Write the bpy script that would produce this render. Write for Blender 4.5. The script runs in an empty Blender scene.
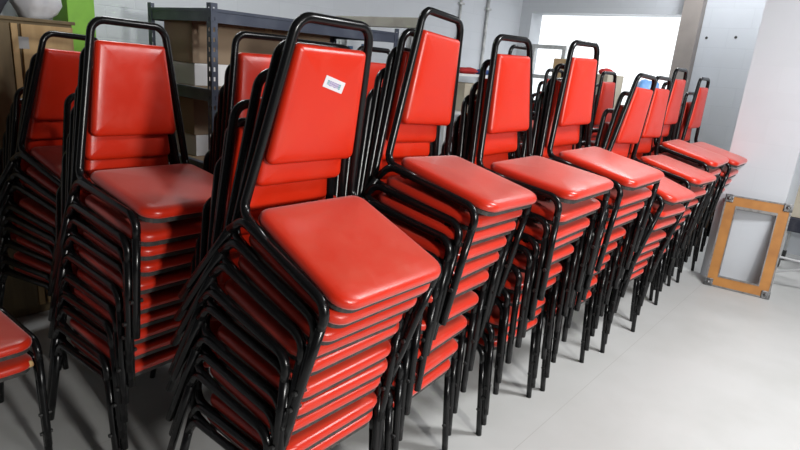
import bpy, bmesh, math, random
from mathutils import Vector, Matrix
random.seed(11)
D = bpy.data
COL = bpy.context.scene.collection
rad = math.radians

# ------------------------------------------------------------------ helpers
def lin(c):
    return tuple((v/12.92 if v <= .04045 else ((v+.055)/1.055)**2.4) for v in c)

def link(o, parent=None):
    COL.objects.link(o)
    if parent: o.parent = parent
    return o

def tag(o, label=None, cat=None, group=None, kind=None):
    if label: o['label'] = label
    if cat: o['category'] = cat
    if group: o['group'] = group
    if kind: o['kind'] = kind
    return o

def obj(name, bm, mat, parent=None, smooth=False, bevel=0, loc=None, rot=None):
    me = D.meshes.new(name)
    bmesh.ops.recalc_face_normals(bm, faces=bm.faces[:])
    if bevel:
        bmesh.ops.bevel(bm, geom=[e for e in bm.edges if e.calc_face_angle(0) > .6], offset=bevel, segments=2, affect='EDGES', profile=.5)
    bm.to_mesh(me); bm.free()
    for m in (mat if isinstance(mat, (list, tuple)) else [mat]): me.materials.append(m)
    if smooth: me.shade_smooth()
    o = D.objects.new(name, me); link(o, parent)
    if loc is not None: o.location = loc
    if rot is not None: o.rotation_euler = rot
    return o

def empty(name, loc=(0, 0, 0), rz=0):
    o = D.objects.new(name, None); link(o); o.empty_display_size = .1
    o.location = loc; o.rotation_euler = (0, 0, rz); return o

def box(bm, x0, x1, y0, y1, z0, z1, mi=0):
    vs = [bm.verts.new((x, y, z)) for x in (x0, x1) for y in (y0, y1) for z in (z0, z1)]
    fs = [(0,1,3,2), (4,6,7,5), (0,4,5,1), (2,3,7,6), (0,2,6,4), (1,5,7,3)]
    for f in fs:
        fa = bm.faces.new([vs[i] for i in f]); fa.material_index = mi
    return vs

def BX(*a):
    bm = bmesh.new(); box(bm, *a); return bm

def fillet(pts, radii, seg=6):
    pts = [Vector(p) for p in pts]; out = [pts[0]]
    for i in range(1, len(pts)-1):
        a, b, c = pts[i-1], pts[i], pts[i+1]; r = radii[i-1]
        u, v = (a-b).normalized(), (c-b).normalized()
        ang = u.angle(v); t = r/math.tan(ang/2)
        cen = b+(u+v).normalized()*(r/math.sin(ang/2))
        p, q = b+u*t-cen, b+v*t-cen
        tot = p.angle(q)
        for k in range(seg+1):
            s = k/seg
            out.append(cen+(p*math.sin((1-s)*tot)+q*math.sin(s*tot))/math.sin(tot))
    out.append(pts[-1]); return out

def tube(bm, path, r, n=10, rr=None):
    """round bar along a path; rr: (a,b) gives an oval section"""
    path = [Vector(p) for p in path]; rings = []
    t0 = (path[1]-path[0]).normalized()
    ref = Vector((0, 0, 1)) if abs(t0.z) < .9 else Vector((1, 0, 0))
    u = t0.cross(ref).normalized(); pt = t0
    for i, p in enumerate(path):
        if i == 0: t = t0
        elif i == len(path)-1: t = (path[i]-path[i-1]).normalized()
        else: t = ((path[i]-path[i-1]).normalized()+(path[i+1]-path[i]).normalized()).normalized()
        u = (pt.rotation_difference(t) @ u); u = (u-t*u.dot(t)).normalized(); w = t.cross(u); pt = t
        a, b = rr if rr else (r, r)
        rings.append([bm.verts.new(p+u*(a*math.cos(2*math.pi*k/n))+w*(b*math.sin(2*math.pi*k/n))) for k in range(n)])
    for A, B in zip(rings, rings[1:]):
        for k in range(n): bm.faces.new((A[k], A[(k+1) % n], B[(k+1) % n], B[k]))
    bm.faces.new(rings[0][::-1]); bm.faces.new(rings[-1])

def outline(w0, w1, y0, y1, r0, r1, e=0, seg=6):
    """rounded trapezoid: half width w0 at y0, w1 at y1, shrunk by e"""
    w0, w1, y0, y1 = w0-e, w1-e, y0+e, y1-e
    r0, r1 = max(r0-e*.8, .004), max(r1-e*.8, .004)
    P = [Vector((-w0, y0, 0)), Vector((w0, y0, 0)), Vector((w1, y1, 0)), Vector((-w1, y1, 0))]
    Rr = [r0, r0, r1, r1]; out = []
    for i in range(4):
        a, b, c = P[i-1], P[i], P[(i+1) % 4]; u, v = (a-b).normalized(), (c-b).normalized(); ang = u.angle(v)
        t = Rr[i]/math.tan(ang/2); cen = b+(u+v).normalized()*(Rr[i]/math.sin(ang/2))
        p, q = b+u*t-cen, b+v*t-cen; tot = p.angle(q)
        for k in range(seg+1):
            s = k/seg; out.append(cen+(p*math.sin((1-s)*tot)+q*math.sin(s*tot))/math.sin(tot))
        # a point half way along the following side keeps the domes round
        nb = P[(i+1) % 4]; v2 = (nb-b)
        for s in (.35, .65): out.append(b+v2*s)
    return out

def loft(bm, rings):
    R = [[bm.verts.new(p) for p in r] for r in rings]; n = len(R[0])
    for A, B in zip(R, R[1:]):
        for k in range(n): bm.faces.new((A[k], A[(k+1) % n], B[(k+1) % n], B[k]))
    bm.faces.new(R[0][::-1]); bm.faces.new(R[-1])

def cyl(bm, p, q, r, n=12):
    tube(bm, [p, q], r, n)

# ------------------------------------------------------------------ materials
def mat(name, col, rough=.5, metal=0, spec=.5):
    m = D.materials.new(name); m.use_nodes = True
    b = m.node_tree.nodes['Principled BSDF']
    b.inputs['Base Color'].default_value = (*col, 1); b.inputs['Roughness'].default_value = rough
    b.inputs['Metallic'].default_value = metal; b.inputs['Specular IOR Level'].default_value = spec
    return m

def noisy(m, c2, scale=6, fac=(.45, .7), detail=6, rough2=None, bump=0, bscale=80, coord='Object', rand=False, stretch=None):
    nt = m.node_tree; b = nt.nodes['Principled BSDF']
    tc = nt.nodes.new('ShaderNodeTexCoord'); src = tc.outputs[coord]
    if stretch:
        mp = nt.nodes.new('ShaderNodeMapping'); mp.inputs['Scale'].default_value = stretch
        nt.links.new(src, mp.inputs[0]); src = mp.outputs[0]
    if rand:
        oi = nt.nodes.new('ShaderNodeObjectInfo'); ad = nt.nodes.new('ShaderNodeVectorMath')
        sc = nt.nodes.new('ShaderNodeMath'); sc.operation = 'MULTIPLY'; sc.inputs[1].default_value = 37
        nt.links.new(oi.outputs['Random'], sc.inputs[0]); nt.links.new(src, ad.inputs[0]); nt.links.new(sc.outputs[0], ad.inputs[1]); src = ad.outputs[0]
    n = nt.nodes.new('ShaderNodeTexNoise'); n.inputs['Scale'].default_value = scale; n.inputs['Detail'].default_value = detail
    nt.links.new(src, n.inputs['Vector'])
    mr = nt.nodes.new('ShaderNodeMapRange'); mr.inputs[1].default_value, mr.inputs[2].default_value = fac
    nt.links.new(n.outputs['Fac'], mr.inputs[0])
    mx = nt.nodes.new('ShaderNodeMix'); mx.data_type = 'RGBA'
    mx.inputs['A'].default_value = b.inputs['Base Color'].default_value; mx.inputs['B'].default_value = (*c2, 1)
    nt.links.new(mr.outputs[0], mx.inputs['Factor']); nt.links.new(mx.outputs['Result'], b.inputs['Base Color'])
    if rough2 is not None:
        r = nt.nodes.new('ShaderNodeMapRange'); r.inputs[3].default_value = b.inputs['Roughness'].default_value; r.inputs[4].default_value = rough2
        nt.links.new(mr.outputs[0], r.inputs[0]); nt.links.new(r.outputs[0], b.inputs['Roughness'])
    if bump:
        n2 = nt.nodes.new('ShaderNodeTexNoise'); n2.inputs['Scale'].default_value = bscale; nt.links.new(src, n2.inputs['Vector'])
        bp = nt.nodes.new('ShaderNodeBump'); bp.inputs['Strength'].default_value = bump; bp.inputs['Distance'].default_value = .002
        nt.links.new(n2.outputs['Fac'], bp.inputs['Height']); nt.links.new(bp.outputs[0], b.inputs['Normal'])
    return m

RED = noisy(mat('red_vinyl', (.56, .021, .005), .32), (.57, .034, .012), 9, (.5, .85), 8, rough2=.52, bump=.12, bscale=260, rand=True)
def dusty(m):
    nt = m.node_tree; b = nt.nodes['Principled BSDF']; src = b.inputs['Base Color'].links[0].from_socket
    tc = nt.nodes.new('ShaderNodeTexCoord'); sp = nt.nodes.new('ShaderNodeSeparateXYZ'); nt.links.new(tc.outputs['Normal'], sp.inputs[0])
    mr = nt.nodes.new('ShaderNodeMapRange'); mr.inputs[1].default_value = .9; mr.inputs[2].default_value = .995
    nt.links.new(sp.outputs[2], mr.inputs[0])
    nz = nt.nodes.new('ShaderNodeTexNoise'); nz.inputs['Scale'].default_value = 7; nz.inputs['Detail'].default_value = 9; nz.inputs['Roughness'].default_value = .65
    nt.links.new(tc.outputs['Object'], nz.inputs['Vector'])
    m2 = nt.nodes.new('ShaderNodeMapRange'); m2.inputs[1].default_value = .35; m2.inputs[2].default_value = .7; m2.inputs[3].default_value = .03; m2.inputs[4].default_value = .20
    nt.links.new(nz.outputs['Fac'], m2.inputs[0])
    mu = nt.nodes.new('ShaderNodeMath'); mu.operation = 'MULTIPLY'; nt.links.new(mr.outputs[0], mu.inputs[0]); nt.links.new(m2.outputs[0], mu.inputs[1])
    mx = nt.nodes.new('ShaderNodeMix'); mx.data_type = 'RGBA'; mx.inputs['B'].default_value = (.52, .20, .13, 1)
    nt.links.new(mu.outputs[0], mx.inputs['Factor']); nt.links.new(src, mx.inputs['A']); nt.links.new(mx.outputs['Result'], b.inputs['Base Color'])
    b.inputs['Sheen Weight'].default_value = .28; b.inputs['Sheen Roughness'].default_value = .4
    return m
REDS = dusty(noisy(mat('red_vinyl_seat', (.56, .021, .005), .30), (.57, .034, .012), 9, (.5, .85), 8, rough2=.5, bump=.12, bscale=260, rand=True))
BLACK = mat('black_tube', (.005, .005, .0055), .24, spec=.32)
PAN = noisy(mat('dark_board', (.030, .027, .026), .6), (.06, .055, .05), 40)
KNOB = mat('black_plastic', (.012, .012, .012), .5)
STICK = mat('sticker_paper', (.60, .60, .62), .5)
STEAL = mat('sticker_teal', (.06, .26, .32), .5)
SLILAC = mat('sticker_lilac', (.26, .19, .42), .5)
FOAM = noisy(mat('torn_foam', (.55, .36, .16), .9), (.3, .12, .05), 60)
SHELF = noisy(mat('shelf_steel', (.060, .072, .105), .45, .3), (.09, .105, .14), 8)
CHIP = noisy(mat('particle_board', (.40, .29, .18), .8), (.30, .20, .12), 90, (.35, .65))
CARD = noisy(mat('cardboard', (.27, .20, .135), .85), (.22, .16, .11), 3)
CARD2 = noisy(mat('light_cardboard', (.52, .36, .20), .85), (.44, .30, .16), 4)
CARTW = mat('white_carton', (.72, .73, .74), .6)
TAPE = mat('packing_tape', (.42, .30, .16), .35)
PLY = noisy(mat('plywood', (.50, .33, .15), .6), (.40, .25, .10), 5, (.35, .7), stretch=(6, 6, .7))
PLYD = noisy(mat('dark_plywood', (.17, .12, .055), .65), (.12, .085, .04), 5, (.35, .7), stretch=(6, 6, .7))  # same grain as the other plywood in a darker tone
DUCT = mat('grey_duct_tape', (.30, .30, .30), .4)
GREEN = noisy(mat('green_paint', (.22, .52, .035), .45), (.19, .46, .03), 12)
BAGW = noisy(mat('white_plastic_bag', (.70, .71, .74), .45), (.60, .61, .66), 9, bump=.4, bscale=18)
DARKC = noisy(mat('dark_cloth', (.02, .022, .035), .9), (.05, .05, .06), 14)
GREYW = noisy(mat('weathered_grey_wood', (.36, .345, .31), .75), (.28, .265, .24), 7, stretch=(1, 1, 1))
GALV = noisy(mat('galvanised_steel', (.48, .49, .49), .4, .35), (.30, .31, .31), 20)
BROWNP = noisy(mat('taupe_paint', (.30, .27, .25), .6), (.26, .235, .22), 5)
ORANGE = noisy(mat('amber_plywood', (.46, .20, .045), .5), (.33, .13, .028), 7, (.35, .7))
ALU = noisy(mat('aluminium_edge', (.28, .27, .26), .45, .6), (.16, .15, .14), 30)
CORNER = noisy(mat('steel_corner', (.30, .30, .31), .4, .8), (.12, .12, .12), 50, (.4, .6))
REDC = mat('red_cloth', (.42, .02, .02), .8)
BLUEC = mat('blue_cloth', (.02, .06, .22), .8)
BLUEB = noisy(mat('blue_bag', (.12, .30, .62), .4), (.22, .42, .72), 14, bump=.5, bscale=25)
NAVY = mat('navy_plastic', (.012, .018, .07), .5)
BEIGE = noisy(mat('beige_board', (.48, .43, .34), .8), (.42, .37, .29), 9)
WHITEM = mat('white_enamel', (.75, .75, .75), .35)
BOTW = mat('white_plastic', (.68, .69, .70), .4)
BOTB = mat('blue_label', (.05, .14, .30), .5)
BOTG = mat('grey_plastic', (.20, .21, .22), .45)
HOLE = mat('anchor_hole', (.05, .05, .05), .9)

def wallmat(name, col, mort, bw, bh, strength=.25):
    m = mat(name, col, .65); nt = m.node_tree; b = nt.nodes['Principled BSDF']
    tc = nt.nodes.new('ShaderNodeTexCoord')
    sep = nt.nodes.new('ShaderNodeSeparateXYZ'); nt.links.new(tc.outputs['Object'], sep.inputs[0])
    add = nt.nodes.new('ShaderNodeMath'); nt.links.new(sep.outputs[0], add.inputs[0]); nt.links.new(sep.outputs[1], add.inputs[1])
    com = nt.nodes.new('ShaderNodeCombineXYZ'); nt.links.new(add.outputs[0], com.inputs[0]); nt.links.new(sep.outputs[2], com.inputs[1])
    br = nt.nodes.new('ShaderNodeTexBrick'); br.inputs['Scale'].default_value = 1
    br.inputs['Brick Width'].default_value = bw; br.inputs['Row Height'].default_value = bh
    br.inputs['Mortar Size'].default_value = .006; br.inputs['Mortar Smooth'].default_value = .6
    br.inputs['Color1'].default_value = (*col, 1); br.inputs['Color2'].default_value = (*[c*.97 for c in col], 1); br.inputs['Mortar'].default_value = (*mort, 1)
    nt.links.new(com.outputs[0], br.inputs['Vector'])
    nz = nt.nodes.new('ShaderNodeTexNoise'); nz.inputs['Scale'].default_value = 3; nz.inputs['Detail'].default_value = 6
    nt.links.new(tc.outputs['Object'], nz.inputs['Vector'])
    mr = nt.nodes.new('ShaderNodeMapRange'); mr.inputs[1].default_value = .5; mr.inputs[2].default_value = .8; mr.inputs[4].default_value = .25
    nt.links.new(nz.outputs['Fac'], mr.inputs[0])
    mx = nt.nodes.new('ShaderNodeMix'); mx.data_type = 'RGBA'; mx.inputs['B'].default_value = (*[c*.82 for c in col], 1)
    nt.links.new(mr.outputs[0], mx.inputs['Factor']); nt.links.new(br.outputs['Color'], mx.inputs['A']); nt.links.new(mx.outputs['Result'], b.inputs['Base Color'])
    bp = nt.nodes.new('ShaderNodeBump'); bp.inputs['Strength'].default_value = strength; bp.inputs['Distance'].default_value = .004; bp.invert = True
    nt.links.new(br.outputs['Fac'], bp.inputs['Height']); nt.links.new(bp.outputs[0], b.inputs['Normal'])
    return m
WALL = wallmat('white_painted_block', (.54, .57, .61), (.505, .535, .575), .40, .20, .15)
PILLAR = wallmat('white_painted_pillar', (.60, .63, .67), (.585, .613, .652), .40, .20, .06)
CEIL = mat('ceiling_grey', (.10, .10, .10), .8)
DARKW = mat('dark_warehouse_wall', (.07, .07, .07), .8)

def floormat():
    m = noisy(mat('pale_concrete', (.53, .53, .52), .42), (.47, .47, .455), 2.2, (.42, .75), 9, rough2=.55)
    nt = m.node_tree; b = nt.nodes['Principled BSDF']; src = b.inputs['Base Color'].links[0].from_socket
    tc = nt.nodes.new('ShaderNodeTexCoord'); mp = nt.nodes.new('ShaderNodeMapping'); mp.inputs['Location'].default_value = (.3, .28, 0)
    nt.links.new(tc.outputs['Object'], mp.inputs[0])
    br = nt.nodes.new('ShaderNodeTexBrick'); br.inputs['Scale'].default_value = 1; br.offset = 0
    br.inputs['Brick Width'].default_value = 6.0; br.inputs['Row Height'].default_value = 1.22; br.inputs['Mortar Size'].default_value = .0022; br.inputs['Mortar Smooth'].default_value = .3
    nt.links.new(mp.outputs[0], br.inputs['Vector'])
    mx = nt.nodes.new('ShaderNodeMix'); mx.data_type = 'RGBA'; mx.inputs['B'].default_value = (.43, .425, .41, 1)
    nt.links.new(br.outputs['Fac'], mx.inputs['Factor']); nt.links.new(src, mx.inputs['A'])
    # fine dark scuffs
    mp2 = nt.nodes.new('ShaderNodeMapping'); mp2.inputs['Scale'].default_value = (1.0, 5.0, 1); mp2.inputs['Rotation'].default_value = (0, 0, .8)
    nt.links.new(tc.outputs['Object'], mp2.inputs[0])
    nz = nt.nodes.new('ShaderNodeTexNoise'); nz.inputs['Scale'].default_value = 5; nz.inputs['Detail'].default_value = 10; nz.inputs['Roughness'].default_value = .7
    nt.links.new(mp2.outputs[0], nz.inputs['Vector'])
    mr = nt.nodes.new('ShaderNodeMapRange'); mr.inputs[1].default_value = .62; mr.inputs[2].default_value = .82; mr.inputs[4].default_value = .5
    nt.links.new(nz.outputs['Fac'], mr.inputs[0])
    mx2 = nt.nodes.new('ShaderNodeMix'); mx2.data_type = 'RGBA'; mx2.inputs['B'].default_value = (.41, .405, .395, 1)
    nt.links.new(mr.outputs[0], mx2.inputs['Factor']); nt.links.new(mx.outputs['Result'], mx2.inputs['A'])
    nt.links.new(mx2.outputs['Result'], b.inputs['Base Color'])
    return m
FLOOR = floormat()

# ------------------------------------------------------------------ room (u along the rows, v towards the shelf wall)
RZ = math.atan2(.766, .643)
def uv(u, v, z=0):
    return Vector((.643*u-.766*v, .766*u+.643*v, z))
def struct(name, bm, m, bevel=0):
    o = obj(name, bm, m, bevel=bevel); o.rotation_euler = (0, 0, RZ); o['kind'] = 'structure'; return o

U0, U1, V0, V1, H = -3.6, 7.0, -4.6, 4.1, 3.4
struct('floor', BX(U0-.3, 11, V0-.3, V1+1.2, -.12, 0), FLOOR)
struct('ceiling', BX(U0-.3, U1+.3, V0-.3, V1+.3, H, H+.15), CEIL)
struct('wall_back', BX(U0, U1+.3, V1, V1+.2, 0, H), WALL)
bm = bmesh.new()
box(bm, U1, U1+.28, 3.94, V1, 0, H)
box(bm, U1, U1+.28, 2.0, 3.94, 2.33, H)
box(bm, U1, U1+.28, .10, 2.0, 0, H)
box(bm, U1, U1+.28, V0, .10, 0, H)
struct('wall_end', bm, WALL)
struct('wall_left', BX(U0-.2, U0, V0, V1+.2, 0, H), DARKW)
struct('wall_right', BX(U0, U1+.28, V0-.2, V0, 0, H), DARKW)
struct('trim_1', BX(U1-.14, U1+.02, 1.87, 2.06, 0, H), BROWNP)          # taupe post beside the bright opening
struct('pillar_block', BX(5.40, 6.05, .545, 1.022, 0, H), PILLAR)
for k, (v, z) in enumerate([(1.80, 2.10), (1.52, 2.115)]):
    bm = bmesh.new(); cyl(bm, (U1-.004, v, z), (U1+.02, v, z), .014); o = struct('trim_%d' % (k+2), bm, HOLE)

def at(o, u, v, z=0, rz=0):
    o.location = uv(u, v, z); o.rotation_euler = (0, 0, RZ+rz); return o

# conduits on the back wall
for k, (u, r) in enumerate([(5.62, .016), (6.17, .02)]):
    e = at(empty('wall_conduit'), u, V1-r)
    bm = bmesh.new(); cyl(bm, (0, 0, .0), (0, 0, H), r); obj('pipe', bm, GALV, e, smooth=True)
    for z in (.7, 1.55 if k else 1.9, 2.28):
        obj('clip', BX(-.045, .045, -r-.004, r, z-.012, z+.012), GALV, e)
    tag(e, ['thin grey conduit running up the white wall, nearer the shelving', 'thicker grey conduit with clips on the white wall beside the bright opening'][k], 'pipe', 'conduits on the white wall')

# ------------------------------------------------------------------ chair
SH = .46
def L(x, y, z): return Vector((x, y-.2, z+SH))     # chair frame: seat rear at y=0, seat top z=0 -> base origin

TR_ = .0138
def make_chair():
    root = empty('stacking_chair')
    def ring(e, z): return [p+Vector((0, -.2, z+SH)) for p in outline(.208, .222, -.006, .405, .045, .058, e)]
    bm = bmesh.new()
    loft(bm, [ring(.010, -.032), ring(.002, -.029), ring(-.001, -.021), ring(0, -.010), ring(.005, -.003), ring(.013, .0015), ring(.030, .0045), ring(.06, .007), ring(.105, .009), ring(.16, .010)])
    seat = obj('seat', bm, REDS, root, smooth=True)
    bm = bmesh.new()
    loft(bm, [ring(.016, -.049), ring(.009, -.048), ring(.009, -.034), ring(.013, -.031)])
    obj('seat_pan', bm, PAN, seat)
    # backrest
    bm = bmesh.new(); th = math.atan2(.065, .329)
    M = Matrix.Translation(L(0, -.029, 0)) @ Matrix.Rotation(th, 4, 'X')     # local y -> along the back (z'), local z -> out of the back
    def bring(e, d):
        out = []
        for p in outline(.168, .130, .107, .442, .022, .014, e):
            out.append(M @ Vector((p.x, d, p.y)))
        return out
    loft(bm, [bring(.010, -.030), bring(.002, -.026), bring(0, -.016), bring(.001, -.006), bring(.006, .001), bring(.016, .005), bring(.035, .008), bring(.06, .0095), bring(.085, .010)])
    back = obj('backrest', bm, RED, root, smooth=True)
    # back loop
    def bl(x, z): return L(x, -.045-.1976*z, z)
    bm = bmesh.new()
    P = []
    half = [L(.2297, .10, -.0373), L(.2150, -.040, -.034), bl(.136, .497)]
    path = [L(-p.x, p.y+.2, p.z-SH) for p in half] + half[::-1]
    tube(bm, fillet(path, [.045, .05, .05, .045], 7), TR_)
    obj('back_frame', bm, BLACK, root, smooth=True)
    for s in (-1, 1):
        bm = bmesh.new()
        ft, rt = L(s*.2325, .3705, -.10), L(s*.2300, -.050, -.10)
        path = [ft, L(s*.2325, .366, -.030), L(s*.2290, -.012, -.040), rt]
        tube(bm, fillet(path, [.05, .05], 7), TR_)
        obj('side_rail', bm, BLACK, root, smooth=True)
        for (a, b, front) in ((ft, L(s*.229, .400, -SH), 1), (rt, L(s*.236, -.170, -SH), 0)):
            bm = bmesh.new()
            c = a.lerp(b, .74)
            tube(bm, [a, a.lerp(b, .4), c, b], TR_)
            # flattened tip
            for v in bm.verts:
                if v.co.z < c.z-.01:
                    v.co.y = b.y+(v.co.y-b.y)*.95
                    v.co.x = b.x+(v.co.x-b.x)*.96
            leg = obj('leg', bm, BLACK, root, smooth=True)
            leg.data.shade_smooth()
            if front:
                bm = bmesh.new(); m_ = a.lerp(b, .62)
                cyl(bm, m_+Vector((-.021, 0, 0)), m_+Vector((.021, 0, 0)), .0075, 8)
                obj('bumper', bm, KNOB, leg)
    for y in (.05, .31):
        w = .226
        obj('cross_bar', BX(-w, w, y-.2-.012, y-.2+.012, SH-.058, SH-.0495), BLACK, root)
    return root

proto = make_chair()
def tree(o): return [(c, tree(c)) for c in o.children]
TREE = tree(proto)
def copy_chair():
    r = proto.copy(); COL.objects.link(r)
    def rec(t, p):
        for c, sub in t:
            d = c.copy(); COL.objects.link(d); d.parent = p
            rec(sub, d)
    rec(TREE, r)
    return r
first = [True]
def new_chair():
    if first[0]: first[0] = False; return proto
    return copy_chair()

def chair_matrix(x, y, z, a, p, ro):
    """(x,y,z): rear edge of the seat top; a: facing, p: forward lean, ro: sideways lean"""
    B = Matrix(((-math.cos(a), math.sin(a), 0), (-math.sin(a), -math.cos(a), 0), (0, 0, 1)))
    c, s = math.cos(p), math.sin(p); Rx = Matrix(((1, 0, 0), (0, c, s), (0, -s, c)))
    c, s = math.cos(ro), math.sin(ro); Ry = Matrix(((c, 0, -s), (0, 1, 0), (s, 0, c)))
    M = B @ Rx @ Ry
    t = Vector((x, y, z)) + M @ Vector((0, .2, -SH))
    return Matrix.Translation(t) @ M.to_4x4()

ORD = ['topmost', 'second', 'third', 'fourth', 'fifth', 'sixth', 'seventh', 'eighth', 'ninth', 'tenth', 'eleventh', 'twelfth']
def stack(name, top, n, fs, rs, group, short=None, kh=None, kz=None):
    """top: pose of the uppermost chair; fs, rs: how far the top sits ahead of / beside the bottom chair"""
    x, y, z, a, p, ro = top; short = short or name
    fw, rw = Vector((math.sin(a), -math.cos(a), 0)), Vector((math.cos(a), math.sin(a), 0))
    b = Vector((x, y, SH)) - fw*fs - rw*rs; b.z = SH
    t = Vector((x, y, z)); rnd = random.Random(name); out = []
    if kz is None:                              # uneven nesting: some chairs sit tighter than others
        gaps = [1.2]+[rnd.uniform(.6, 1.4) if i % 2 else rnd.uniform(.7, 1.2) for i in range(n-2)]
        mn = .056/(z-SH)
        for _ in range(6):
            tot = sum(gaps); gaps = [max(g/tot, mn) for g in gaps]
        tot = sum(gaps); acc = 0; kz = [1]
        for g in gaps: acc += g/tot; kz.append(1-acc)
        kh = [max(0, k)**1.25 for k in kz]
    for i in range(n):                          # i = 0 top ... n-1 bottom
        k, h = kz[i], kh[i]; mid = 0 < i < n-1
        q = b + fw*(fs*h) + rw*(rs*k); q.z = SH+(z-SH)*k
        if mid: q += rw*rnd.uniform(-.007, .007)
        c = new_chair()
        c.matrix_world = chair_matrix(q.x, q.y, q.z, a+(rnd.uniform(-.025, .025) if mid else 0), p*(.5*k+.5*h)+(rnd.uniform(-.012, .012) if mid else 0), ro*k)
        if i == 0: lab = 'red vinyl stacking chair on top of the %s' % short
        elif i == n-1: lab = 'red vinyl stacking chair at the bottom of the %s' % short
        else: lab = 'red vinyl chair, %s from the top of the %s' % (ORD[i], short)
        tag(c, lab, 'chair', group); out.append(c)
    return out

S = {0: (-0.989, 2.112, 1.153, 0.955, 0.15, 0.025), 1: (-0.269, 1.665, 1.189, 0.898, 0.395, 0.02), 2: (0.094, 2.197, 1.27, 0.966, 0.243, 0.071),
     3: (0.489, 2.559, 1.232, 0.862, 0.129, -0.014), 4: (0.885, 2.962, 1.25, 0.843, 0.192, -0.019), 5: (1.343, 3.469, 1.12, 0.821, 0.31, 0.059),
     6: (1.703, 3.971, 1.12, 0.832, 0.224, 0.029), 7: (1.997, 4.386, 1.191, 0.885, 0.234, -0.008), 8: (2.41, 4.843, 1.145, 0.876, 0.222, 0.003)}
FR = 'chairs stacked in the front row'; BR = 'chairs stacked in the row behind'
s1 = stack('nearest stack in the front row', S[1], 10, .235, .03, FR, kh=[1, .83, .62, .40, .35, .23, .18, .11, .03, 0],
           kz=[1, .905, .79, .66, .585, .435, .34, .245, .078, 0])
stack('second stack of the front row', S[2], 10, .20, .20, FR, kh=[1, .75, .68, .565, .49, .38, .26, .16, .076, 0],
      kz=[1, .908, .83, .735, .647, .53, .39, .25, .112, 0])
stack('third stack of the front row', S[3], 10, .235, .04, FR)
stack('fourth stack of the front row', S[4], 10, .25, .03, FR)
stack('fifth stack of the front row', S[5], 8, .22, .03, FR)
stack('sixth stack of the front row', S[6], 8, .22, .03, FR)
stack('seventh stack of the front row', S[7], 10, .23, .03, FR)
stack('last front-row stack', S[8], 8, .23, .03, FR)
stack('half-shaded stack left of the nearest one', S[0], 10, .20, .03, BR)
stack('far left stack by the plywood cabinet', (-1.66, 2.78, 1.086, rad(65), rad(21.3), .05), 9, .24, 0, BR)
stack('short stack between two left stacks', (-1.33, 2.55, .845, rad(53), rad(6), .0), 6, .04, 0, BR)
pair = stack('low pair at the left edge', (-1.723, 1.896, .562, rad(52), rad(2), 0), 2, .02, 0, BR)
stack('back stack before the shelving', (-0.544, 2.355, 1.152, .909, .126, 0), 9, .20, 0, BR)
stack('back stack behind the nearest one', (-0.181, 3.209, 1.143, .902, .194, .01), 9, .2, 0, BR)
stack('back stack behind the third one', (0.806, 4.297, 1.255, .873, .18, 0), 10, .2, 0, BR)
stack('back stack left of the fourth', (1.178, 4.70, 1.116, .873, .173, 0), 9, .2, 0, BR)
stack('back stack right of the fourth', (1.60, 4.68, 1.13, .895, .175, 0), 9, .2, 0, BR)

# white price sticker on the nearest top chair's backrest
bk = [c for c in s1[0].children if c.name.startswith('backrest')][0]
s1[0]['label'] = 'red vinyl chair with white price sticker, on top of the nearest stack'
th = math.atan2(.065, .329)
MS = Matrix.Translation(L(0, -.029, 0)) @ Matrix.Rotation(th, 4, 'X') @ Matrix.Translation((-.0104, .0103, .345)) @ Matrix.Rotation(rad(-14), 4, 'Y')
bm = bmesh.new(); box(bm, -.0405, .0405, -.001, .0008, -.0165, .0165); bm.transform(MS)
st = obj('price_sticker', bm, STICK, bk); tag(st, 'white price sticker')
# worn-off printing: a row of soft coloured letter strokes (x runs right to left seen from the front)
bm = bmesh.new(); g = random.Random(4)
def stroke(x0, x1, z0, z1, mi): box(bm, -x1, -x0, .0006, .0012, z0, z1, mi)
x = -.028
for i in range(6):
    mi = 0 if i in (0, 5) else 1
    stroke(x, x+.0022, -.007, .006, mi); stroke(x+.0052, x+.0072, -.007, .005, mi)
    stroke(x, x+.0072, .004, .006, mi); stroke(x, x+.0072, -.002, -.0002, mi)
    if i % 2: stroke(x, x+.0072, -.008, -.006, mi)
    x += .0094
bm.transform(MS)
pr = obj('printing', bm, [STEAL, SLILAC], st)
# children of a chair keep chair-local coordinates
# torn corner with foam on the lower chair of the pair
sl = [c for c in pair[1].children if c.name.startswith('seat')][0]
bm = bmesh.new(); bmesh.ops.create_icosphere(bm, subdivisions=2, radius=.014)
for v in bm.verts: v.co = Vector((v.co.x*.9+random.uniform(-.002, .002), v.co.y*.5, v.co.z*1.1+random.uniform(-.002, .002))) + L(-.204, .385, -.018)
tf = obj('foam_tear', bm, FOAM, sl, smooth=True); tag(tf, 'torn vinyl showing yellow foam')

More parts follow.
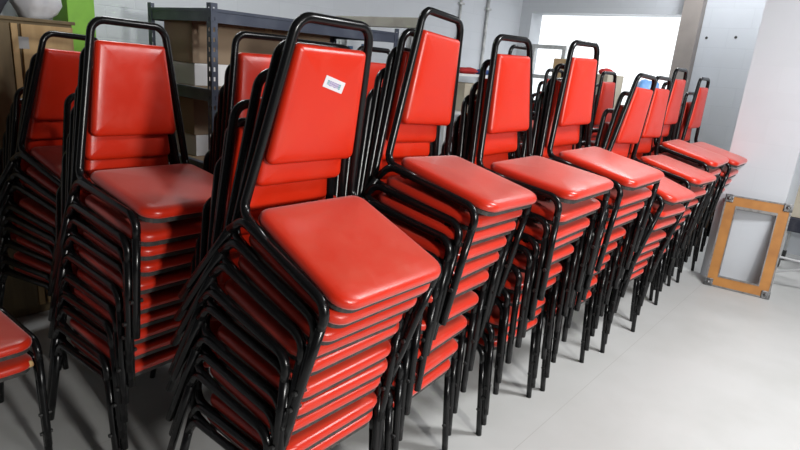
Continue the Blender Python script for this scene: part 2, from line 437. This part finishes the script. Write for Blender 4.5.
# ------------------------------------------------------------------ metal shelving unit
def shelving(u0, u1, v0, v1, top):
    e = at(empty('shelving_unit'), (u0+u1)/2, (v0+v1)/2)
    w, d = (u1-u0)/2, (v1-v0)/2
    for sx in (-1, 1):
        for sy in (-1, 1):
            bm = bmesh.new(); fl, t = .040, .0025
            # two flanges, each a ladder of steel around key-slots
            def flange(ax):
                n = int(top/.05)
                def bb(a0, a1, z0, z1):
                    if ax == 'x':
                        x0, x1 = sorted((sx*(w-a0), sx*(w-a1))); y0, y1 = sorted((sy*d, sy*(d-t))); box(bm, x0, x1, y0, y1, z0, z1)
                    else:
                        y0, y1 = sorted((sy*(d-a0), sy*(d-a1))); x0, x1 = sorted((sx*w, sx*(w-t))); box(bm, x0, x1, y0, y1, z0, z1)
                bb(0, .013, 0, top); bb(.025, fl, 0, top)
                for k in range(n+1):
                    z = k*.05; bb(.013, .025, z, min(z+.028, top))
            flange('x'); flange('y')
            obj('post', bm, SHELF, e)
    for k, z in enumerate((1.79, 1.38, .97, .56, .15)):
        for sy in (-1, 1):
            bm = bmesh.new(); y = sorted((sy*(d-.004), sy*(d-.014)))
            box(bm, -w+.012, w-.012, y[0], y[1], z-.062, z-.012)
            yy = sorted((sy*(d+.002), sy*(d-.03)))
            box(bm, -w+.012, w-.012, yy[0], yy[1], z-.012, z+.003); yb = sorted((sy*(d+.002), sy*(d-.014)))
            box(bm, -w+.012, w-.012, yb[0], yb[1], z-.066, z-.056)
            obj('beam', bm, SHELF, e)
        for sx in (-1, 1):
            bm = bmesh.new(); x = sorted((sx*(w-.004), sx*(w-.014)))
            box(bm, x[0], x[1], -d+.012, d-.012, z-.062, z-.012)
            xx = sorted((sx*(w+.002), sx*(w-.03))); box(bm, xx[0], xx[1], -d+.012, d-.012, z-.012, z+.003)
            obj('end_beam', bm, SHELF, e)
        obj('shelf_board', BX(-w+.03, w-.03, -d+.03, d-.03, z-.012, z-.001), CHIP, e)
    tag(e, 'dark blue-grey steel shelving unit with slotted posts, behind the chairs', 'shelving')
shelving(1.68, 3.14, 2.79, 3.47, 1.82)

def carton(name, label, cat, u0, u1, v0, v1, z0, z1, m, group=None, rz=0, tape=True):
    e = at(empty(name), (u0+u1)/2, (v0+v1)/2, z0, rz); w, d, h = (u1-u0)/2, (v1-v0)/2, z1-z0
    obj('body', BX(-w, w, -d, d, 0, h), m, e, bevel=.004)
    bm = bmesh.new(); box(bm, -w+.005, -.002, -d+.005, d-.005, h, h+.004); obj('flap', bm, m, e)
    bm = bmesh.new(); box(bm, .002, w-.005, -d+.005, d-.005, h, h+.004); obj('flap', bm, m, e)
    if tape:
        bm = bmesh.new(); box(bm, -.025, .025, -d-.001, d+.001, h-.05, h+.0055); obj('tape', bm, TAPE if m is not CARTW else CARTW, e)
    return tag(e, label, cat, group)
CB = 'cartons on the steel shelving'
carton('white_carton', 'long white carton under a brown one on the upper shelf', 'box', 1.76, 2.76, 3.10, 3.36, 1.379, 1.500, CARTW, CB, tape=False)
carton('cardboard_box', 'long brown cardboard box under the top board of the shelving', 'box', 1.75, 2.78, 3.10, 3.42, 1.5045, 1.765, CARD, CB)
carton('white_carton', 'long white carton under a brown one on the middle shelf', 'box', 1.76, 2.76, 3.10, 3.36, .969, 1.09, CARTW, CB, tape=False)
carton('cardboard_box', 'long brown cardboard box in shade on the middle shelf', 'box', 1.75, 2.78, 3.10, 3.42, 1.0945, 1.305, CARD, CB)
carton('cardboard_box', 'wide brown cardboard box on the low shelf behind the chairs', 'box', 1.80, 2.95, 3.02, 3.35, .559, .86, CARD, CB)

def bottle(u, v, z, r, h, m, label):
    e = at(empty('bottle'), u, v, z)
    prof = [(r, 0), (r, h*.68), (r*.8, h*.78), (r*.36, h*.88), (r*.36, h*.93)]
    def lathe(pr, n=14):
        b = bmesh.new(); R = [[b.verts.new((p*math.cos(6.2832*k/n), p*math.sin(6.2832*k/n), z_)) for k in range(n)] for p, z_ in pr]
        for A, B in zip(R, R[1:]):
            for k in range(n): b.faces.new((A[k], A[(k+1) % n], B[(k+1) % n], B[k]))
        b.faces.new(R[0][::-1]); b.faces.new(R[-1]); return b
    obj('body', lathe(prof), m, e, smooth=True)
    obj('cap', lathe([(r*.42, h*.93), (r*.42, h)]), BOTB, e)
    obj('paper_label', lathe([(r*1.02, h*.2), (r*1.02, h*.58)]), BOTB if m is BOTW else BOTW, e, smooth=True)
    tag(e, label, 'bottle', 'bottles at the shelving end')
bottle(2.86, 2.98, 1.379, .045, .30, BOTW, 'white plastic bottle with blue label, leftmost on the upper shelf')
bottle(2.96, 2.95, 1.379, .04, .32, BOTG, 'grey plastic bottle in the middle of three on the shelf')
bottle(3.05, 3.02, 1.379, .045, .31, BOTW, 'white plastic bottle nearest the right shelving post')

# ------------------------------------------------------------------ grey rack frame just past the shelving
e = at(empty('rack_frame'), 3.24, 3.10)
for y0, y1 in ((-.43, -.30), (.32, .43)):
    bm = bmesh.new()
    for k in range(3):
        yy = y0+.02+k*(y1-y0-.04)/2; tube(bm, [(0, yy, 0), (0, yy, 1.84)], .017, 10)
    obj('post', bm, GALV, e, smooth=True)
obj('top_bar', BX(-.03, .03, -.43, .43, 1.835, 1.905), GREYW, e, bevel=.004)
obj('lower_bar', BX(-.02, .02, -.31, .33, .30, .36), GREYW, e, bevel=.004)
obj('foot', BX(-.035, .035, -.45, .45, 0, .03), GREYW, e, bevel=.004)
tag(e, 'grey upright rack frame with a wide top bar, past the shelving end', 'rack')

# ------------------------------------------------------------------ white shelf with cloths by the back wall
e = at(empty('white_shelf'), 5.45, 3.78)
for sx in (-1, 1):
    for sy in (-1, 1):
        x0, x1 = sorted((sx*.60, sx*.565)); y0, y1 = sorted((sy*.20, sy*.165)); obj('post', BX(x0, x1, y0, y1, 0, 1.50), WHITEM, e)
for z in (.3, 1.10, 1.50):
    obj('shelf_board', BX(-.60, .60, -.20, .20, z, z+.025), WHITEM, e)
tag(e, 'white metal shelf against the back wall holding folded cloths', 'shelf')
def cloth(name, label, u, v, z, sx, sy, sz, m, seed):
    bm = bmesh.new(); bmesh.ops.create_icosphere(bm, subdivisions=3, radius=1); g = random.Random(seed)
    ph = [g.uniform(0, 6) for _ in range(6)]
    for q in bm.verts:
        c = q.co; n = 1+.10*math.sin(5*c.x+ph[0])+.08*math.sin(7*c.y+ph[1])+.07*math.sin(9*c.z+ph[2])
        c = Vector((c.x*n, c.y*n, c.z*n)); q.co = Vector((c.x*sx, c.y*sy, max(c.z, -.75)*sz+.75*sz))
    o = obj(name, bm, m, smooth=True); at(o, u, v, z); return o
tag(cloth('folded_cloth', '', 5.33, 3.70, 1.526, .16, .11, .038, REDC, 3), 'red cloth folded on the white shelf by the back wall', 'cloth', 'cloths on the white shelf')
tag(cloth('folded_cloth', '', 5.66, 3.70, 1.526, .13, .10, .032, BLUEC, 5), 'blue cloth folded on the white shelf beside the red one', 'cloth', 'cloths on the white shelf')
carton('cardboard_box', 'beige cardboard box on the middle board of the white shelf', 'box', 5.22, 5.55, 3.63, 3.92, 1.126, 1.42, BEIGE, None)

# ------------------------------------------------------------------ steel gate leaf standing in the bright opening
e = at(empty('gate'), 7.12, 3.68)
for y in (-.235, .205):
    obj('stile', BX(-.02, .02, y, y+.05, .03, 1.95), GALV, e)
for z in (.03, .80, 1.52, 1.90):
    obj('rail', BX(-.018, .018, -.185, .205, z, z+.05), GALV, e)
bm = bmesh.new(); cyl(bm, (0, -.215, .0), (0, -.215, .03), .018); obj('foot', bm, GALV, e)
bm = bmesh.new(); cyl(bm, (0, .23, .0), (0, .23, .03), .018); obj('foot', bm, GALV, e)
tag(e, 'grey steel gate frame standing open in the bright opening', 'gate')

# ------------------------------------------------------------------ boxes in front of the opening
GB = 'boxes stacked before the bright opening'
carton('cardboard_box', 'tan cardboard box on the floor, bottom of the taller pile', 'box', 6.05, 6.5, 2.62, 3.05, 0, .58, CARD2, GB)
carton('cardboard_box', 'tan cardboard box in the middle of the taller pile', 'box', 6.06, 6.5, 2.63, 3.04, .586, 1.16, CARD2, GB)
carton('cardboard_box', 'tan cardboard box on top, peeking left of the fourth chair back', 'box', 6.05, 6.48, 2.72, 3.06, 1.166, 1.76, CARD2, GB)
carton('cardboard_box', 'pale cardboard box on the floor, bottom of the lower pile', 'box', 6.05, 6.5, 2.22, 2.59, 0, .54, BEIGE, GB)
carton('cardboard_box', 'pale cardboard box in the middle of the lower pile', 'box', 6.06, 6.5, 2.23, 2.58, .546, 1.06, BEIGE, GB)
carton('cardboard_box', 'pale cardboard box on top, peeking right of the fourth chair back', 'box', 6.05, 6.5, 2.42, 2.60, 1.066, 1.63, BEIGE, GB)
carton('cardboard_box', 'pale cardboard box on the floor behind the fifth stack, bottom of two', 'box', 6.05, 6.5, 1.86, 2.15, 0, .70, BEIGE, GB)
carton('cardboard_box', 'pale cardboard box under the blue bag behind the fifth stack', 'box', 6.06, 6.5, 1.88, 2.14, .706, 1.42, BEIGE, GB)
o = cloth('plastic_bag', '', 6.25, 2.07, 1.426, .13, .13, .105, BLUEB, 8); tag(o, 'crumpled light blue plastic bag on a box behind the fifth stack', 'bag')
o = cloth('folded_cloth', '', 6.25, 2.52, 1.636, .12, .07, .035, REDC, 9); tag(o, 'red cloth lying on the pale box right of the fourth chair back', 'cloth')

# ------------------------------------------------------------------ left: plywood cabinet and green post
e = at(empty('cabinet'), .73, 3.78)
obj('carcass', BX(-.57, .57, -.20, .20, 0, 1.655), PLYD, e, bevel=.003)
dr = obj('door', BX(.315, .565, -.222, -.201, .06, 1.64), PLY, e, bevel=.002)
obj('hinge_tape', BX(.295, .345, -.2245, -.2221, 1.515, 1.575), DUCT, dr)
obj('edge_strip', BX(.268, .298, -.225, -.201, .06, 1.64), PLY, e, bevel=.002)
d2 = obj('door', BX(-.565, .262, -.222, -.201, .06, 1.64), PLYD, e, bevel=.002)
bm = bmesh.new(); cyl(bm, (.18, -.25, .95), (.18, -.222, .95), .014); obj('knob', bm, GALV, d2)
obj('top', BX(-.58, .58, -.225, .205, 1.655, 1.672), PLYD, e, bevel=.002)
tag(e, 'tall plywood cabinet with a grey taped hinge, behind the far left stack', 'cabinet')
o = cloth('plastic_bag', '', 1.165, 3.72, 1.673, .115, .13, .17, BAGW, 12); tag(o, 'puffy white plastic bag lying on the plywood cabinet', 'bag')
o = cloth('cloth_bundle', '', .93, 3.70, 1.673, .105, .13, .16, DARKC, 14); tag(o, 'dark cloth bundle lying on the plywood cabinet left of the white bag', 'cloth')

e = at(empty('post'), 1.40, 3.83)
obj('column', BX(-.055, .095, -.08, .16, .012, H), GREEN, e, bevel=.004)
obj('base_plate', BX(-.10, .14, -.12, .2, 0, .012), GREEN, e)
tag(e, 'bright lime green post rising between plywood cabinet and shelving', 'post')

# ------------------------------------------------------------------ amber frame leaning on the pillar
W_, Hh, T_ = .47, .775, .045
e = empty('wooden_frame')
P0, P1 = uv(5.155, .925, 0), uv(5.225, .465, 0)
xd = (P1-P0).normalized()
lean = rad(12.5)
hor = Vector((-xd.y, xd.x, 0)) if Vector((-xd.y, xd.x, 0)).dot(uv(1, 0)) > 0 else Vector((xd.y, -xd.x, 0))
zd = Vector((0, 0, 1))*math.cos(lean)+hor*math.sin(lean); yd = zd.cross(xd)
Mx = Matrix((xd, yd, zd)).transposed().to_4x4(); Mx.translation = P0.lerp(P1, .5)+Vector((0, 0, .003))
e.matrix_world = Mx
w = W_/2; m_ = .085
obj('rail', BX(-w+.012, w-.012, 0, T_, .012, m_), ORANGE, e)
obj('rail', BX(-w+.012, w-.012, 0, T_, Hh-m_, Hh-.012), ORANGE, e)
for s in (-1, 1):
    x0, x1 = sorted((s*(w-.012), s*(w-m_))); obj('stile', BX(x0, x1, 0, T_, m_, Hh-m_), ORANGE, e)
bm = bmesh.new()
for (x0, x1, z0, z1) in ((-w, w, 0, .012), (-w, w, Hh-.012, Hh), (-w, -w+.012, .012, Hh-.012), (w-.012, w, .012, Hh-.012)):
    box(bm, x0, x1, -.004, T_+.004, z0, z1)
obj('outer_edging', bm, ALU, e)
bm = bmesh.new(); i = m_
for (x0, x1, z0, z1) in ((-w+i, w-i, i, i+.012), (-w+i, w-i, Hh-i-.022, Hh-i), (-w+i, -w+i+.008, i+.012, Hh-i-.022), (w-i-.008, w-i, i+.012, Hh-i-.022)):
    box(bm, x0, x1, -.004, T_+.004, z0, z1)
obj('inner_edging', bm, ALU, e)
for sx in (-1, 1):
    for zz in (0, 1):
        bm = bmesh.new()
        x0, x1 = sorted((sx*(w+.004), sx*(w-.060))); z0, z1 = (-.003, .062) if zz == 0 else (Hh-.062, Hh+.004)
        box(bm, x0, x1, -.010, T_+.006, z0, z1)
        cx, cz = (x0+x1)/2, (z0+z1)/2
        bmesh.ops.create_icosphere(bm, subdivisions=2, radius=.016, matrix=Matrix.Translation((cx, -.010, cz)))
        obj('corner_bracket', bm, CORNER, e, bevel=.006)
tag(e, 'amber plywood frame with metal corners leaning against the white pillar', 'frame')

# ------------------------------------------------------------------ right edge: white trestle, bin and boards
e = at(empty('folding_stand'), 5.62, -.05)
bm = bmesh.new(); tube(bm, [(-.02, .56, .276), (-.02, -.55, .276)], .010); obj('rail', bm, WHITEM, e, smooth=True)
bm = bmesh.new(); tube(bm, [(.0, .56, .135), (.0, -.40, .54), (.0, -.46, .62)], .010); obj('brace', bm, WHITEM, e, smooth=True)
for y in (.57, -.56):
    bm = bmesh.new(); tube(bm, [(-.01, y, 0), (-.01, y, .62 if y < 0 else .31)], .012); obj('leg', bm, WHITEM, e, smooth=True)
for y in (.57, -.56):
    obj('foot', BX(-.12, .12, y-.015, y+.015, 0, .02), WHITEM, e)
tag(e, 'white tubular folding stand on the floor right of the amber frame', 'stand')
e = at(empty('trolley'), 6.50, .36)
obj('deck', BX(-.22, .22, -.27, .27, .37, .50), DARKC, e, bevel=.01)
for x in (-.17, .17):
    for y in (-.21, .21):
        bm = bmesh.new(); cyl(bm, (x, y, .09), (x, y, .37), .012); obj('leg', bm, GALV, e)
        bm = bmesh.new(); cyl(bm, (x, y-.015, .05), (x, y+.015, .05), .05, 16); obj('wheel', bm, KNOB, e)
tag(e, 'dark low trolley at the right edge beyond the pillar', 'trolley')
carton('cardboard_box', 'beige carton standing on the dark trolley at the right edge', 'box', 6.32, 6.68, .12, .62, .503, .87, BEIGE, None, tape=False)
e = at(empty('storage_bin'), 6.50, .36, .876)
bm = bmesh.new()
vs = box(bm, -.16, .16, -.24, .24, 0, .26)
for v in vs:
    if v.co.z < .01: v.co.x *= .9; v.co.y *= .94
obj('body', bm, NAVY, e, bevel=.01)
obj('lid', BX(-.17, .17, -.25, .25, .26, .285), NAVY, e, bevel=.008)
tag(e, 'navy plastic bin standing on the beige carton at the right edge', 'bin')

# ------------------------------------------------------------------ light
def area(name, loc, tgt, sx, sy, power, col=(1, 1, 1), spread=None):
    l = D.lights.new(name, 'AREA'); l.shape = 'RECTANGLE'; l.size, l.size_y = sx, sy; l.energy = power; l.color = col
    if spread: l.spread = rad(spread)
    o = D.objects.new(name, l); link(o); o.location = loc
    o.rotation_euler = (Vector(tgt)-Vector(loc)).to_track_quat('-Z', 'Y').to_euler(); return o
area('key_lamp', (2.2, -1.2, 1.95), (-.3, 2.2, .9), .28, .28, 112, (1, .985, .95))
area('side_window', (3.6, -.7, 2.7), (1.0, 2.8, .5), 1.0, 1.0, 60, (.99, .99, 1))
area('aisle_fill', (2.7, 2.2, 3.3), (2.7, 2.2, 0), 1.2, .35, 138, (.98, .99, 1))  # added overhead fill, brightens the aisle floor and the pillar
area('end_wall_fill', uv(6.1, 1.5, 3.3), uv(6.4, 1.5, 0), 1.0, .3, 42, (.96, .98, 1))  # added fill that lifts the end wall beside the opening
area('back_wall_fill', uv(1.75, 3.72, 3.3), uv(1.75, 3.8, 0), .9, .2, 28, (.96, .98, 1))  # added fill for the back wall near the shelving
area('opening_daylight', uv(7.35, 2.95, 1.5), uv(3, 1.5, .8), 1.7, 1.5, 10, (.95, .98, 1))

w = D.worlds.new('World'); bpy.context.scene.world = w; w.use_nodes = True
bg = w.node_tree.nodes['Background']; bg.inputs[0].default_value = (.93, .97, 1, 1); bg.inputs[1].default_value = 1.6

# ------------------------------------------------------------------ camera
cd = D.cameras.new('camera'); cam = D.objects.new('camera', cd); link(cam)
cd.sensor_width = 36; cd.sensor_fit = 'HORIZONTAL'; cd.lens = 569.0654*36/800; cd.clip_start = .05
Rv, Uv, Fv = Vector((.99658, .02305, .0793)), Vector((-.08258, .27819, .95697)), Vector((0, .96025, -.27914))
# re-orthonormalise
Fv.normalize(); Rv = (Rv-Fv*Rv.dot(Fv)).normalized(); Uv = Rv.cross(Fv)
M = Matrix((Rv, Uv, -Fv)).transposed().to_4x4(); M.translation = (0, 0, 1.62); cam.matrix_world = M
sc = bpy.context.scene; sc.camera = cam
sc.view_settings.view_transform = 'Standard'; sc.view_settings.look = 'None'; sc.view_settings.gamma = 1; sc.view_settings.use_curve_mapping = False
sc.view_settings.exposure = 0
